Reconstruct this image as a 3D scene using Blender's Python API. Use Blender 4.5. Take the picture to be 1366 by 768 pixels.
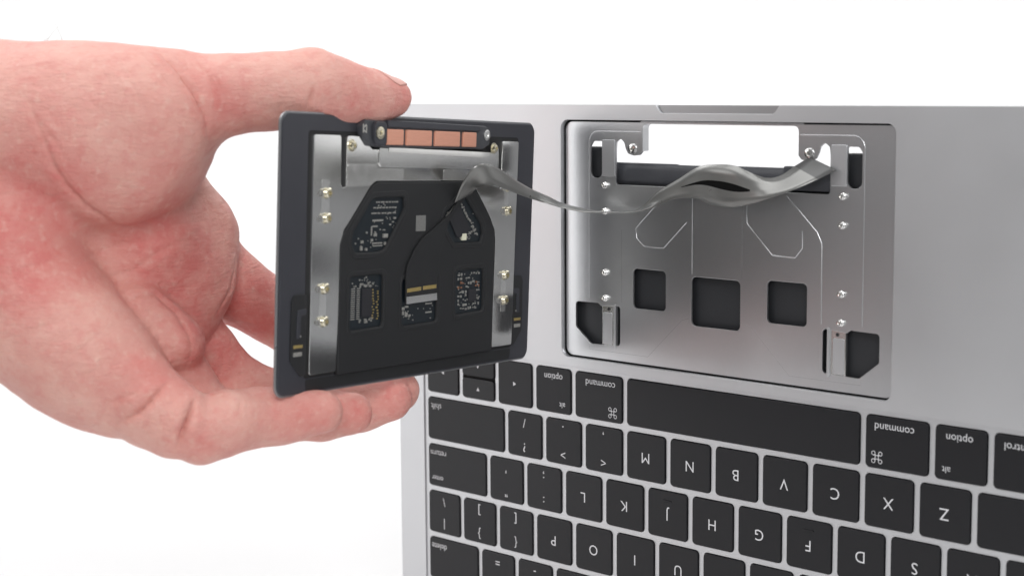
import bpy, bmesh, math, random
import numpy as np
from mathutils import Vector, Matrix
from mathutils.geometry import tessellate_polygon

scene = bpy.context.scene
for o in list(bpy.data.objects):
    bpy.data.objects.remove(o)
COL = scene.collection
MM = 0.001

# ------------------------------------------------------------------ camera
cam_data = bpy.data.cameras.new('camera')
cam = bpy.data.objects.new('camera', cam_data)
COL.objects.link(cam)
cam_data.sensor_fit = 'HORIZONTAL'
cam_data.sensor_width = 36.0
cam_data.lens = 36.0 * 2240.87 / 1366.0
cam_data.clip_start = 0.01
cam_data.clip_end = 50.0
cam.matrix_world = Matrix(((0.72607, -0.07728, 0.68327, 0.467585),
                           (0.68758, 0.09252, -0.72019, -0.443723),
                           (-0.00756, 0.99271, 0.12031, 0.219646),
                           (0, 0, 0, 1)))
cam_data.dof.use_dof = True
cam_data.dof.focus_distance = 0.57
cam_data.dof.aperture_fstop = 16.0
scene.camera = cam

# ------------------------------------------------------------------ light
world = bpy.data.worlds.new('World')
scene.world = world
world.use_nodes = True
bg = world.node_tree.nodes['Background']
bg.inputs['Color'].default_value = (1.0, 1.0, 1.0, 1)
bg.inputs['Strength'].default_value = 0.22


def area_light(name, loc, target, size, size_y, power, color=(1, 1, 1)):
    d = bpy.data.lights.new(name, 'AREA')
    d.shape = 'RECTANGLE'
    d.size = size
    d.size_y = size_y
    d.energy = power
    d.color = color
    o = bpy.data.objects.new(name, d)
    COL.objects.link(o)
    o.location = loc
    o.rotation_euler = (Vector(target) - Vector(loc)).to_track_quat('-Z', 'Y').to_euler()
    return o


# a big softbox overhead, a softbox at the left, two strip lamps washing the white backdrop
area_light('softbox_top', (-0.2, -0.40, 1.2), (0.0, -0.10, 0.1), 1.0, 0.9, 8.0)
area_light('softbox_left', (-0.9, -0.85, 0.40), (0.1, -0.05, 0.12), 0.7, 1.0, 4.8)
area_light('added_hand_fill', (0.85, -0.75, 0.75), (0.03, -0.12, 0.14), 0.5, 0.6, 7.5)  # fill lamp added at front right to brighten the hand
area_light('backdrop_lamp_left', (-1.75, 0.15, 1.2), (-1.7, 1.0, 0.35), 1.7, 0.5, 20.0)
area_light('backdrop_lamp_right', (0.45, 0.35, 1.2), (0.25, 1.0, 0.2), 1.4, 0.5, 7.0)

scene.view_settings.view_transform = 'Standard'
scene.view_settings.look = 'None'
scene.view_settings.exposure = 0.0
scene.view_settings.gamma = 1.0
scene.view_settings.use_curve_mapping = False

# ------------------------------------------------------------------ helpers
def new_mat(name):
    m = bpy.data.materials.new(name)
    m.use_nodes = True
    return m, m.node_tree.nodes, m.node_tree.links, m.node_tree.nodes['Principled BSDF']


def noise_node(N, L, scale, detail=3.0, coord='Object', stretch=None):
    tc = N.new('ShaderNodeTexCoord')
    out = tc.outputs[coord]
    if stretch:
        mp = N.new('ShaderNodeMapping')
        mp.inputs['Scale'].default_value = stretch
        L.new(out, mp.inputs['Vector'])
        out = mp.outputs['Vector']
    n = N.new('ShaderNodeTexNoise')
    n.inputs['Scale'].default_value = scale
    n.inputs['Detail'].default_value = detail
    L.new(out, n.inputs['Vector'])
    return n


def simple_mat(name, col, rough=0.5, metal=0.0, var=0.06, nscale=300.0, bump=0.0, bscale=3000.0,
               rvar=0.06, stretch=None, spec=0.5):
    m, N, L, B = new_mat(name)
    n = noise_node(N, L, nscale, 3.0, 'Object', stretch)
    ramp = N.new('ShaderNodeMix')
    ramp.data_type = 'RGBA'
    ramp.inputs['A'].default_value = tuple(c * (1 - var) for c in col) + (1,)
    ramp.inputs['B'].default_value = tuple(min(1, c * (1 + var)) for c in col) + (1,)
    L.new(n.outputs['Fac'], ramp.inputs['Factor'])
    L.new(ramp.outputs['Result'], B.inputs['Base Color'])
    mr = N.new('ShaderNodeMapRange')
    mr.inputs['To Min'].default_value = max(0.02, rough - rvar)
    mr.inputs['To Max'].default_value = rough + rvar
    L.new(n.outputs['Fac'], mr.inputs['Value'])
    L.new(mr.outputs['Result'], B.inputs['Roughness'])
    B.inputs['Metallic'].default_value = metal
    B.inputs['Specular IOR Level'].default_value = spec
    if bump > 0:
        b2 = noise_node(N, L, bscale, 2.0, 'Object', stretch)
        bp = N.new('ShaderNodeBump')
        bp.inputs['Strength'].default_value = bump
        bp.inputs['Distance'].default_value = 0.0001
        L.new(b2.outputs['Fac'], bp.inputs['Height'])
        L.new(bp.outputs['Normal'], B.inputs['Normal'])
    return m


M = {}
M['white'] = simple_mat('backdrop_paper', (0.76, 0.76, 0.763), 0.9, 0, 0.01, 6.0)
M['alu'] = simple_mat('anodised_aluminium', (0.60, 0.605, 0.62), 0.47, 1.0, 0.025, 35, 0.22, 7000, 0.05)
M['alu_bay'] = simple_mat('machined_aluminium', (0.62, 0.625, 0.64), 0.31, 1.0, 0.03, 700, 0.10, 6000, 0.04, (1, 6, 1))
M['alu_dark'] = simple_mat('darkened_aluminium', (0.36, 0.365, 0.375), 0.42, 1.0, 0.02, 900)  # case aluminium darkened to paint in scoop shade and groove lines
M['steel'] = simple_mat('brushed_steel', (0.86, 0.86, 0.85), 0.14, 1.0, 0.02, 900, 0.03, 5000, 0.02, (1, 14, 1))
M['steel2'] = simple_mat('satin_steel', (0.74, 0.74, 0.73), 0.24, 1.0, 0.03, 900, 0.08, 5000, 0.04)
M['chrome'] = simple_mat('polished_steel', (0.82, 0.81, 0.79), 0.14, 1.0, 0.03, 2000)
M['brass'] = simple_mat('pale_brass', (0.74, 0.69, 0.54), 0.28, 1.0, 0.1, 3000)
M['gold'] = simple_mat('gold_contact', (0.72, 0.55, 0.22), 0.35, 0.9, 0.25, 2500)
M['copper'] = simple_mat('wound_copper', (0.86, 0.42, 0.30), 0.36, 0.6, 0.12, 1200, 0.5, 2500, 0.06, (0.25, 5, 1))
M['key'] = simple_mat('key_plastic', (0.005, 0.005, 0.007), 0.38, 0, 0.06, 200, 0.15, 12000, 0.03, None, 0.38)
M['legend'] = simple_mat('legend_print', (0.62, 0.62, 0.64), 0.6, 0, 0.02)
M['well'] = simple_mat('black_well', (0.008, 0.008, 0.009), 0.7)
M['battery'] = simple_mat('battery_wrap', (0.016, 0.017, 0.020), 0.55, 0, 0.10, 150, 0.1, 900)
M['bar'] = simple_mat('dark_rubber', (0.05, 0.052, 0.06), 0.42, 0, 0.25, 120, 0.3, 500)
M['board'] = simple_mat('dark_backplate', (0.045, 0.046, 0.056), 0.42, 0.2, 0.05, 120, 0.06, 8000, 0.03)
M['rim'] = simple_mat('glass_edge', (0.30, 0.305, 0.315), 0.3, 0.6, 0.03)
M['film'] = simple_mat('black_film', (0.013, 0.0135, 0.015), 0.5, 0, 0.07, 160, 0.12, 7000, 0.04)
M['pcb'] = simple_mat('dark_circuit_board', (0.008, 0.013, 0.018), 0.35, 0, 0.25, 500, 0.1, 2500)
M['chip'] = simple_mat('chip_epoxy', (0.02, 0.02, 0.024), 0.4, 0, 0.1, 900)
M['comp'] = simple_mat('tinned_component', (0.5, 0.49, 0.46), 0.35, 0.7, 0.45, 1500)
M['compb'] = simple_mat('brown_component', (0.25, 0.12, 0.07), 0.5, 0, 0.2, 1500)
M['compw'] = simple_mat('cream_component', (0.75, 0.74, 0.58), 0.5, 0, 0.05, 1500)
M['ribbon'] = simple_mat('grey_ribbon', (0.21, 0.21, 0.203), 0.30, 0.55, 0.05, 250, 0.1, 900)
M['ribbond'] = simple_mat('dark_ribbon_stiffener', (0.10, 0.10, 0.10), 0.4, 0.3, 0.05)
M['tape'] = simple_mat('clear_tape', (0.84, 0.84, 0.83), 0.16, 0.85, 0.03)
M['slit'] = simple_mat('slit_painted_shade', (0.003, 0.003, 0.003), 0.8, 0, 0.05, 300, spec=0.1)  # near-black fill that paints the shade in the ribbon's gap
M['label'] = simple_mat('grey_label', (0.17, 0.17, 0.165), 0.6, 0, 0.3, 2600)


# keys differ a little from one another in how far they are polished by use
kn = M['key'].node_tree
ksrc = kn.nodes['Principled BSDF'].inputs['Roughness'].links[0].from_socket
koi = kn.nodes.new('ShaderNodeObjectInfo')
kma = kn.nodes.new('ShaderNodeMath')
kma.operation = 'MULTIPLY_ADD'
kma.inputs[1].default_value = 0.12
kn.links.new(koi.outputs['Random'], kma.inputs[0])
kn.links.new(ksrc, kma.inputs[2])
kn.links.new(kma.outputs[0], kn.nodes['Principled BSDF'].inputs['Roughness'])


def put(name, verts, faces, mat, parent=None, smooth=False, angle=40.0, scale=MM):
    me = bpy.data.meshes.new(name)
    me.from_pydata([(v[0] * scale, v[1] * scale, v[2] * scale) for v in verts], [], faces)
    me.update()
    bm = bmesh.new()
    bm.from_mesh(me)
    bmesh.ops.recalc_face_normals(bm, faces=bm.faces)
    bm.to_mesh(me)
    bm.free()
    if smooth:
        me.polygons.foreach_set('use_smooth', [True] * len(me.polygons))
        me.set_sharp_from_angle(angle=math.radians(angle))
    if isinstance(mat, (list, tuple)):
        for m_ in mat:
            me.materials.append(m_)
    elif mat:
        me.materials.append(mat)
    o = bpy.data.objects.new(name, me)
    COL.objects.link(o)
    if parent:
        o.parent = parent
    return o


def tag(o, label=None, cat=None, group=None, kind=None):
    if label:
        o['label'] = label
    if cat:
        o['category'] = cat
    if group:
        o['group'] = group
    if kind:
        o['kind'] = kind
    return o


def ccw(p):
    a = sum(p[i - 1][0] * p[i][1] - p[i][0] * p[i - 1][1] for i in range(len(p)))
    return list(p) if a > 0 else list(reversed(p))


def fillet(pts, r, seg=5):
    out = []
    n = len(pts)
    for i in range(n):
        rr = r[i] if isinstance(r, (list, tuple)) else r
        p = Vector(pts[i][:2])
        a = Vector(pts[i - 1][:2]) - p
        b = Vector(pts[(i + 1) % n][:2]) - p
        la, lb = a.length, b.length
        if rr <= 0 or la < 1e-6 or lb < 1e-6:
            out.append((p.x, p.y))
            continue
        a.normalize()
        b.normalize()
        ang = math.acos(max(-1, min(1, a.dot(b))))
        if ang > 3.1 or ang < 0.05:
            out.append((p.x, p.y))
            continue
        t = min(rr / math.tan(ang / 2), la * 0.49, lb * 0.49)
        r2 = t * math.tan(ang / 2)
        c = p + (a + b).normalized() * (r2 / math.sin(ang / 2))
        v0 = p + a * t - c
        v1 = p + b * t - c
        a0 = math.atan2(v0.y, v0.x)
        d = math.atan2(v1.y, v1.x) - a0
        while d > math.pi:
            d -= 2 * math.pi
        while d < -math.pi:
            d += 2 * math.pi
        for k in range(seg + 1):
            th = a0 + d * k / seg
            out.append((c.x + r2 * math.cos(th), c.y + r2 * math.sin(th)))
    return out


def rect(x0, y0, x1, y1, r=0.0, seg=5):
    return fillet([(x0, y0), (x1, y0), (x1, y1), (x0, y1)], r, seg)


def circle(cx, cy, r, n=20):
    return [(cx + r * math.cos(2 * math.pi * k / n), cy + r * math.sin(2 * math.pi * k / n)) for k in range(n)]


def inset(p, d):
    """offset a ccw polygon inwards by d (mitred)"""
    n = len(p)
    q = []
    for i in range(n):
        a, b, c = Vector(p[i - 1]), Vector(p[i]), Vector(p[(i + 1) % n])
        e1, e2 = (b - a), (c - b)
        if e1.length < 1e-7 or e2.length < 1e-7:
            q.append(tuple(b))
            continue
        e1.normalize()
        e2.normalize()
        n1, n2 = Vector((-e1.y, e1.x)), Vector((-e2.y, e2.x))
        m = n1 + n2
        if m.length < 1e-6:
            q.append(tuple(b + n1 * d))
            continue
        m.normalize()
        q.append(tuple(b + m * (d / max(0.35, m.dot(n1)))))
    return q


def prism_data(outer, holes=(), h0=0.0, h1=1.0, ch=0.0):
    outer = ccw(outer)
    holes = [list(reversed(ccw(h))) for h in holes]
    V, F = [], []
    loops = [outer] + holes

    def add(ls, h):
        base = len(V)
        for l in ls:
            V.extend((x, y, h) for x, y in l)
        return base

    offs, k = [], 0
    for l in loops:
        offs.append(k)
        k += len(l)
    levels = [(loops, h0)]
    if ch > 0:
        levels.append((loops, h1 - ch))
        levels.append(([inset(l, ch * 0.3) for l in loops], h1 - ch * 0.3))
        levels.append(([inset(l, ch) for l in loops], h1))
    else:
        levels.append((loops, h1))
    bases = [add(l, h) for l, h in levels]
    for b0, b1 in zip(bases, bases[1:]):
        for l, o in zip(loops, offs):
            n = len(l)
            for i in range(n):
                j = (i + 1) % n
                F.append((b0 + o + i, b0 + o + j, b1 + o + j, b1 + o + i))
    for (ls, h), b, flip in ((levels[0], bases[0], True), (levels[-1], bases[-1], False)):
        if len(ls) == 1 and len(ls[0]) <= 80:
            f = list(range(b, b + len(ls[0])))
            F.append(tuple(reversed(f)) if flip else tuple(f))
        else:
            for t in tessellate_polygon([[Vector((x, y, 0)) for x, y in l] for l in ls]):
                t = tuple(b + i for i in t)
                F.append(t)
    return V, F


def flat_caps(o):
    me = o.data
    me.polygons.foreach_set('use_smooth', [abs(p.normal.z) < 0.995 for p in me.polygons])
    return o


def prism(name, outer, mat, parent=None, holes=(), h0=0.0, h1=1.0, ch=0.0):
    V, F = prism_data(outer, holes, h0, h1, ch)
    return flat_caps(put(name, V, F, mat, parent, smooth=True, angle=35))


def lathe(name, cx, cy, prof, mat, parent=None, n=20):
    """prof: (radius, height) pairs, axis along local z"""
    V, F = [], []
    for r, h in prof:
        for k in range(n):
            t = 2 * math.pi * k / n
            V.append((cx + r * math.cos(t), cy + r * math.sin(t), h))
    for i in range(len(prof) - 1):
        for k in range(n):
            j = (k + 1) % n
            F.append((i * n + k, i * n + j, (i + 1) * n + j, (i + 1) * n + k))
    F.append(tuple(range((len(prof) - 1) * n, len(prof) * n)))
    return put(name, V, F, mat, parent, smooth=True, angle=35)


def path_strip(name, pts, w, h0, h1, mat, parent=None, closed=False):
    """a thin raised bead following a polyline on a sheet"""
    n = len(pts)
    V, F = [], []
    for i in range(n):
        p = Vector(pts[i])
        a = Vector(pts[i - 1]) if (i > 0 or closed) else p
        b = Vector(pts[(i + 1) % n]) if (i < n - 1 or closed) else p
        d = (b - a).normalized()
        nn = Vector((-d.y, d.x))
        for s, h in ((-1, h0), (-0.55, h1), (0.55, h1), (1, h0)):
            q = p + nn * (s * w / 2)
            V.append((q.x, q.y, h))
    for i in range(n if closed else n - 1):
        j = (i + 1) % n
        for k in range(3):
            F.append((i * 4 + k, i * 4 + k + 1, j * 4 + k + 1, j * 4 + k))
    return put(name, V, F, mat, parent, smooth=True, angle=80)


def text_data(s, size, rot180=False, ax='CENTER'):
    cu = bpy.data.curves.new('text', 'FONT')
    cu.body = s
    cu.size = size
    cu.align_x = ax
    cu.align_y = 'CENTER'
    cu.resolution_u = 3
    cu.fill_mode = 'FRONT'
    cu.offset = -0.004 * size
    ob = bpy.data.objects.new('text', cu)
    me = bpy.data.meshes.new_from_object(ob)
    V = [tuple(v.co) for v in me.vertices]
    F = [tuple(p.vertices) for p in me.polygons]
    bpy.data.objects.remove(ob)
    bpy.data.curves.remove(cu)
    bpy.data.meshes.remove(me)
    if rot180:
        V = [(-x, -y, z) for x, y, z in V]
    return V, F


def join_data(parts):
    V, F = [], []
    for v, f in parts:
        b = len(V)
        V.extend(v)
        F.extend(tuple(b + i for i in q) for q in f)
    return V, F


def shift_data(d, x, y, z=0.0):
    return [(a + x, b + y, c + z) for a, b, c in d[0]], d[1]


def empty(name, mat_world):
    o = bpy.data.objects.new(name, None)
    o.empty_display_size = 0.02
    COL.objects.link(o)
    o.matrix_world = mat_world
    return o

# ------------------------------------------------------------------ setting: seamless white sweep
prof = [(-0.40, -0.25), (-0.40, -0.012), (-0.388, 0.0), (0.55, 0.0)]
for k in range(1, 13):
    t = math.pi / 2 * k / 12
    prof.append((0.55 + 0.45 * math.sin(t), 0.45 - 0.45 * math.cos(t)))
prof.append((1.0, 2.2))
V, F = [], []
for y, z in prof:
    V += [(-2.6, y, z), (2.2, y, z)]
for i in range(len(prof) - 1):
    F.append((2 * i, 2 * i + 1, 2 * i + 3, 2 * i + 2))
sweep = put('backdrop', V, F, M['white'], None, smooth=True, angle=60, scale=1.0)
tag(sweep, 'seamless white paper backdrop curving up behind the laptop', kind='structure')

# ------------------------------------------------------------------ laptop upper case, standing on its rear edge
# sheet coordinates in mm: x along the front edge, y height above the table, h towards the viewer
laptop = empty('laptop', Matrix.Rotation(math.radians(90), 4, 'X'))
tag(laptop, 'silver laptop upper case standing upright with upside-down black keyboard and empty trackpad bay', 'laptop')

CX = 137.8


def mir(pts):
    return [(2 * CX - x, y) for x, y in pts]


notch = fillet([(113.4, 212.4), (115.6, 209.6), (161.0, 209.6), (163.2, 212.4)], [0, 2.0, 2.0, 0], 5)
outer = (fillet([(-15.0, 1.0), (-15.0, 212.4), (0, 212.4)], [0, 9.0, 0], 8)[:-1] + notch +
         fillet([(270, 212.4), (290.6, 212.4), (290.6, 1.0)], [0, 9.0, 0], 8)[1:])
KT = 110 + 9.7       # top of the keyboard well
KB = 110 - 5.6 * 18.5
cav = rect(70.9, 122.9, 205.0, 207.1, 3.2, 7)
deck = prism('deck', outer, M['alu'], laptop, [cav, rect(-1.2, KB, 277.4, KT, 2.2)], -1.85, 0.0, 0.10)
# finger scoop: a concave slope falling away towards the front edge
V, F = [], []
for k in range(6):
    t = k / 5
    y_, h_ = 209.3 + 3.0 * t, -0.9 - 0.08 * t
    V += [(114.0, y_, h_), (162.6, y_, h_), (162.6, y_, -1.84), (114.0, y_, -1.84)]
for k in range(5):
    for q in range(4):
        F.append((4 * k + q, 4 * k + (q + 1) % 4, 4 * k + 4 + (q + 1) % 4, 4 * k + 4 + q))
F += [(0, 1, 2, 3), (20, 21, 22, 23)]
put('finger_scoop', V, F, M['alu_dark'], laptop, smooth=True, angle=30)  # same metal as the deck, its shade painted as a darker tone
# rim of the case behind the deck
prism('side_wall', inset(ccw(outer), 0.25), M['alu'], laptop, [inset(ccw(outer), 2.2)], -9.5, -2.65, 0.0)

# keyboard: recessed web with one opening for every key
P, PV = 19.05, 18.5
KW, KH = 0.5 * (P - 17.15), 8.28
rows = [
    [(0, 1, 'right'), (1, 2, 'updown'), (2, 3, 'left'), (3, 4, 'optR'), (4, 5.25, 'cmdR'), (5.25, 10.25, ''),
     (10.25, 11.5, 'cmdL'), (11.5, 12.5, 'optL'), (12.5, 13.5, 'ctl'), (13.5, 14.5, 'fn')],
    [(0, 2.25, 'shiftR'), (2.25, 3.25, '/?'), (3.25, 4.25, '.>'), (4.25, 5.25, ',<')] +
    [(5.25 + i, 6.25 + i, c) for i, c in enumerate('MNBVCXZ')] + [(12.25, 14.5, 'shiftL')],
    [(0, 1.75, 'return'), (1.75, 2.75, '\'"'), (2.75, 3.75, ';:')] +
    [(3.75 + i, 4.75 + i, c) for i, c in enumerate('LKJHGFDSA')] + [(12.75, 14.5, 'caps')],
    [(0, 1, '\\|'), (1, 2, ']}'), (2, 3, '[{')] + [(3 + i, 4 + i, c) for i, c in enumerate('POIUYTREWQ')] +
    [(13, 14.5, 'tab')],
    [(0, 1.5, 'delete'), (1.5, 2.5, '=+'), (2.5, 3.5, '-_')] +
    [(3.5 + i, 4.5 + i, c) for i, c in enumerate(['0)', '9(', '8*', '7&', '6^', '5%', '4$', '3#', '2@', '1!', '`~'])],
]


def key_rects():
    out = []
    for r, row in enumerate(rows):
        yc = 110 - r * PV
        for a, b, c in row:
            x0, x1 = a * P + KW, b * P - KW
            if c == 'updown':
                out.append((x0, yc + 0.25, x1, yc + KH, 'up'))
                out.append((x0, yc - KH, x1, yc - 0.25, 'down'))
            else:
                out.append((x0, yc - KH, x1, yc + KH, c))
    return out


keys = key_rects()
web_holes = []
for x0, y0, x1, y1, c in keys:
    if c == 'up':
        continue
    if c == 'down':
        y1 = y0 + 2 * KH
    web_holes.append(rect(x0, y0, x1, y1, 1.5, 4))
prism('keyboard_web', rect(-1.15, KB + 0.05, 277.35, KT - 0.05, 2.15), M['alu'], laptop, web_holes, -1.6, -0.55, 0.12)
prism('keyboard_backing', rect(-1.1, KB, 277.3, KT, 1.0), M['well'], laptop, (), -2.4, -1.65)


def cmd_symbol(s):
    """looped square"""
    r, w = 0.30 * s, 0.085 * s
    parts = []
    q = 0.28 * s
    for sx in (-1, 1):
        for sy in (-1, 1):
            c = (sx * (q + r * 0.75), sy * (q + r * 0.75))
            parts.append(prism_data(circle(c[0], c[1], r, 14), [circle(c[0], c[1], r - w, 14)], 0, 0.012))
    for x0, y0, x1, y1 in ((-q, q - w, q, q), (-q, -q, q, -q + w), (-q, -q, -q + w, q), (q - w, -q, q, q)):
        e = 0.10 * s
        if abs(x1 - x0) > abs(y1 - y0):
            parts.append(prism_data(rect(x0 - e, y0, x1 + e, y1), (), 0, 0.011))
        else:
            parts.append(prism_data(rect(x0, y0 - e, x1, y1 + e), (), 0, 0.010))
    return join_data(parts)


def tri(dx):
    return [(dx * 0.75, 0, 0), (-dx * 0.7, 0.8, 0), (-dx * 0.7, -0.8, 0)], [(0, 1, 2)]


def trv(dy):
    return [(0, dy * 0.75, 0), (0.8, -dy * 0.7, 0), (-0.8, -dy * 0.7, 0)], [(0, 1, 2)]


def legend_for(c, w, h):
    """legend drawn upside down as the case stands on its rear edge; offsets from key centre"""
    T = lambda s, size, x, y, ax='CENTER': shift_data(text_data(s, size, True, ax), x, y)
    big, two, word, small = 5.3, 4.7, 3.4, 2.9
    top, bot = h / 2 - 3.4, -(h / 2 - 3.3)
    le, ri = -(w / 2 - 1.9), (w / 2 - 1.9)
    if c == '':
        return None
    if c in ('optR', 'optL'):
        return join_data([T('option', word, 0.2 if c == 'optR' else -0.4, top),
                          T('alt', small, (ri - 2.2) if c == 'optR' else (le + 2.2), bot)])
    if c in ('cmdR', 'cmdL'):
        return join_data([T('command', word + 0.1, 1.0 if c == 'cmdR' else -0.8, top),
                          shift_data(cmd_symbol(2.4), (ri - 2.4) if c == 'cmdR' else (le + 2.4), bot + 0.2)])
    if c == 'ctl':
        return T('control', word, -0.2, top)
    if c == 'fn':
        return T('fn', word, le + 2.4, top)
    if c in ('shiftR', 'shiftL'):
        return T('shift', word, le + 3.0 if c == 'shiftR' else ri - 3.0, top)
    if c == 'return':
        return join_data([T('return', word, le + 3.8, top), T('enter', small, le + 3.2, bot)])
    if c == 'delete':
        return T('delete', word, le + 3.8, top)
    if c == 'caps':
        return T('caps lock', word, ri - 5.8, top)
    if c == 'tab':
        return T('tab', word, ri - 2.4, top)
    if c == 'right':
        return tri(-1)
    if c == 'left':
        return tri(1)
    if c == 'up':
        return trv(-1)
    if c == 'down':
        return trv(1)
    if len(c) == 2:
        return join_data([T(c[0], two, 0, top - 0.3), T(c[1], two, 0, bot + 0.5)])
    return T(c, big, 0, 0)


cache = {}
for x0, y0, x1, y1, c in keys:
    g = 0.22
    w, h = x1 - x0 - 2 * g, y1 - y0 - 2 * g
    cx, cy = (x0 + x1) / 2, (y0 + y1) / 2
    kk = (round(w, 2), round(h, 2))
    if kk not in cache:
        V, F = prism_data(rect(-w / 2, -h / 2, w / 2, h / 2, 1.3, 4), (), -1.5, 0.0, 0.22)
        ko = flat_caps(put('key', V, F, M['key'], laptop, smooth=True, angle=35))
        cache[kk] = ko.data
    else:
        ko = bpy.data.objects.new('key', cache[kk])
        COL.objects.link(ko)
        ko.parent = laptop
    ko.location = (cx * MM, cy * MM, (0.05 + random.Random(c).uniform(-0.04, 0.04)) * MM)
    ld = legend_for(c, x1 - x0, y1 - y0)
    if ld:
        lo = put('legend', [(a, b, z + 0.012) for a, b, z in ld[0]], ld[1], M['legend'], ko)
    if c in 'JF' and c:
        prism('homing_bar', rect(-1.9, 4.6, 1.9, 5.1, 0.2, 3), M['key'], ko, (), -0.1, 0.22, 0.1)

# ---- trackpad bay
FL = -1.9      # height of the bay floor
half = [(106.4, 205.9), (106.4, 196.7), (105.2, 195.4), (102.4, 195.1), (99.9, 195.8), (98.9, 197.5), (98.3, 199.5),
        (96.6, 200.9), (94.9, 199.6), (94.6, 197.0), (94.6, 185.0)]
rad = [1.6, 0.6, 0.8, 1.5, 1.0, 0.8, 0.8, 0.8, 0.8, 0.5, 1.0]
hole_main = fillet(half + list(reversed(mir(half))), rad + rad[::-1], 4)
slot_l = fillet([(83.2, 187.0), (88.4, 187.0), (88.4, 199.8), (84.4, 199.8), (83.2, 198.2)], [2.2, 2.2, 0.4, 1.0, 1.0], 4)
sq1 = rect(102.4, 142.7, 116.6, 156.5, 1.6)
sq2 = rect(127.5, 138.9, 147.4, 155.5, 1.8)
sq3 = rect(158.0, 142.7, 173.1, 156.5, 1.6)
cl = fillet([(76.1, 143.0), (86.4, 143.2), (87.8, 142.2), (96.5, 142.9), (96.5, 128.8), (83.2, 128.4), (76.1, 134.0)],
            [1.2, 0.8, 0.6, 1.2, 1.4, 1.2, 1.2], 4)
floor_o = rect(71.65, 123.55, 204.75, 206.45, 3.0, 7)
prism('bay_moat', rect(69.5, 121.6, 206.4, 208.4, 1.0), M['well'], laptop, [rect(73.6, 125.4, 202.9, 206.15, 1.0)], -3.0, -2.65)  # black ring under the floor's edge gap, painting in its shadow line
holes = [hole_main, slot_l, mir(slot_l), sq1, sq2, sq3, cl, mir(cl)]
bay_floor = prism('bay_floor', floor_o, M['alu_bay'], laptop, holes, -2.6, FL, 0.10)
flange = fillet([(104.6, 196.7), (104.6, 206.9), (2 * CX - 104.6, 206.9), (2 * CX - 104.6, 196.7), (2 * CX - 106.4, 196.7), (2 * CX - 106.4, 205.9), (106.4, 205.9), (106.4, 196.7)], [0.3, 1, 1, 0.3, 0.3, 1.6, 1.6, 0.3], 4)
prism('window_flange', flange, M['alu'], bay_floor, (), -5.2, -2.62, 0.0)


def arc(cx, cy, r, a0, a1, n=6):
    return [(cx + r * math.cos(math.radians(a0 + (a1 - a0) * k / n)), cy + r * math.sin(math.radians(a0 + (a1 - a0) * k / n)))
            for k in range(n + 1)]


# pressed beads on the bay floor
step_l = [(82.4, 144.6), (82.4, 199.2)] + arc(86.4, 199.2, 4.0, 180, 90) + [(105.6, 203.2)]
beads = [step_l, mir(step_l),
         [(82.4, 127.6), (82.4, 126.4), (108.9, 126.4), (123.5, 140.4), (126.4, 141.2)],
         mir([(82.4, 127.6), (82.4, 126.4), (108.9, 126.4), (123.5, 140.4), (126.4, 141.2)]),
         [(127.6, 184.0), (127.6, 156.4)],
         [(148.0, 184.0), (148.0, 156.4)],
         [(118.0, 184.2), (103.4, 170.4), (103.9, 166.9), (107.2, 164.3), (115.6, 164.3), (125.4, 173.6)],
         mir([(126.0, 180.0), (125.8, 174.3), (115.8, 164.6), (107.2, 164.4), (104.5, 167.6), (104.6, 173.0)]),
         mir([(110.5, 183.8), (99.0, 172.9), (97.3, 169.5), (97.1, 144.2)]),
         [(97.2, 169.5), (97.1, 144.2)]]
bead_w = [0.5, 0.5, 0.22, 0.22, 0.5, 0.22, 0.42, 0.42, 0.42, 0.24]
for pts, w in zip(beads, bead_w):
    path_strip('pressed_bead', pts, w if w > 0.3 else 0.13, FL - 0.02, FL + (0.16 if w > 0.3 else 0.02), M['alu_bay'] if w > 0.3 else M['alu_dark'], bay_floor)  # thin ones are flat darkened strips drawn for grooves

# spring bars in the corner openings
for x0, s in ((88.2, 1), (2 * CX - 88.2, -1)):
    q = lambda pts: [(x0 + s * a, b) for a, b in pts]
    sb = prism('spring_bar', q([(0, 127.9), (6.3, 127.9), (6.3, 143.6), (0, 143.6)]), M['steel2'], laptop, (), -3.2, FL - 0.25, 0.12)
    prism('spring_leaf', fillet(q([(0.5, 128.9), (4.5, 128.9), (4.5, 140.2), (0.5, 140.2)]), 0.5, 3), M['alu'], sb, (), FL - .3, FL - 0.02, 0.1)
    prism('spring_fin', q([(5.6, 127.9), (6.5, 127.9), (6.5, 143.4), (5.6, 143.4)]), M['alu'], sb, (), -3.1, FL + 0.35, 0.1)
    lathe('pin', x0 + s * 3.0, 141.4, [(0.55, FL - 0.3), (0.55, FL - 0.05), (0.4, FL), (0.0001, FL)], M['well'], sb, 12)
    # leaf tongues beside the upper slots
    prism('leaf_tongue', fillet(q([(0.35, 187.6), (6.05, 187.6), (6.05, 200.4), (0.35, 200.4)]), 0.5, 3), M['alu'], laptop, (), FL - 0.05, FL + 0.32, 0.15)

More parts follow.
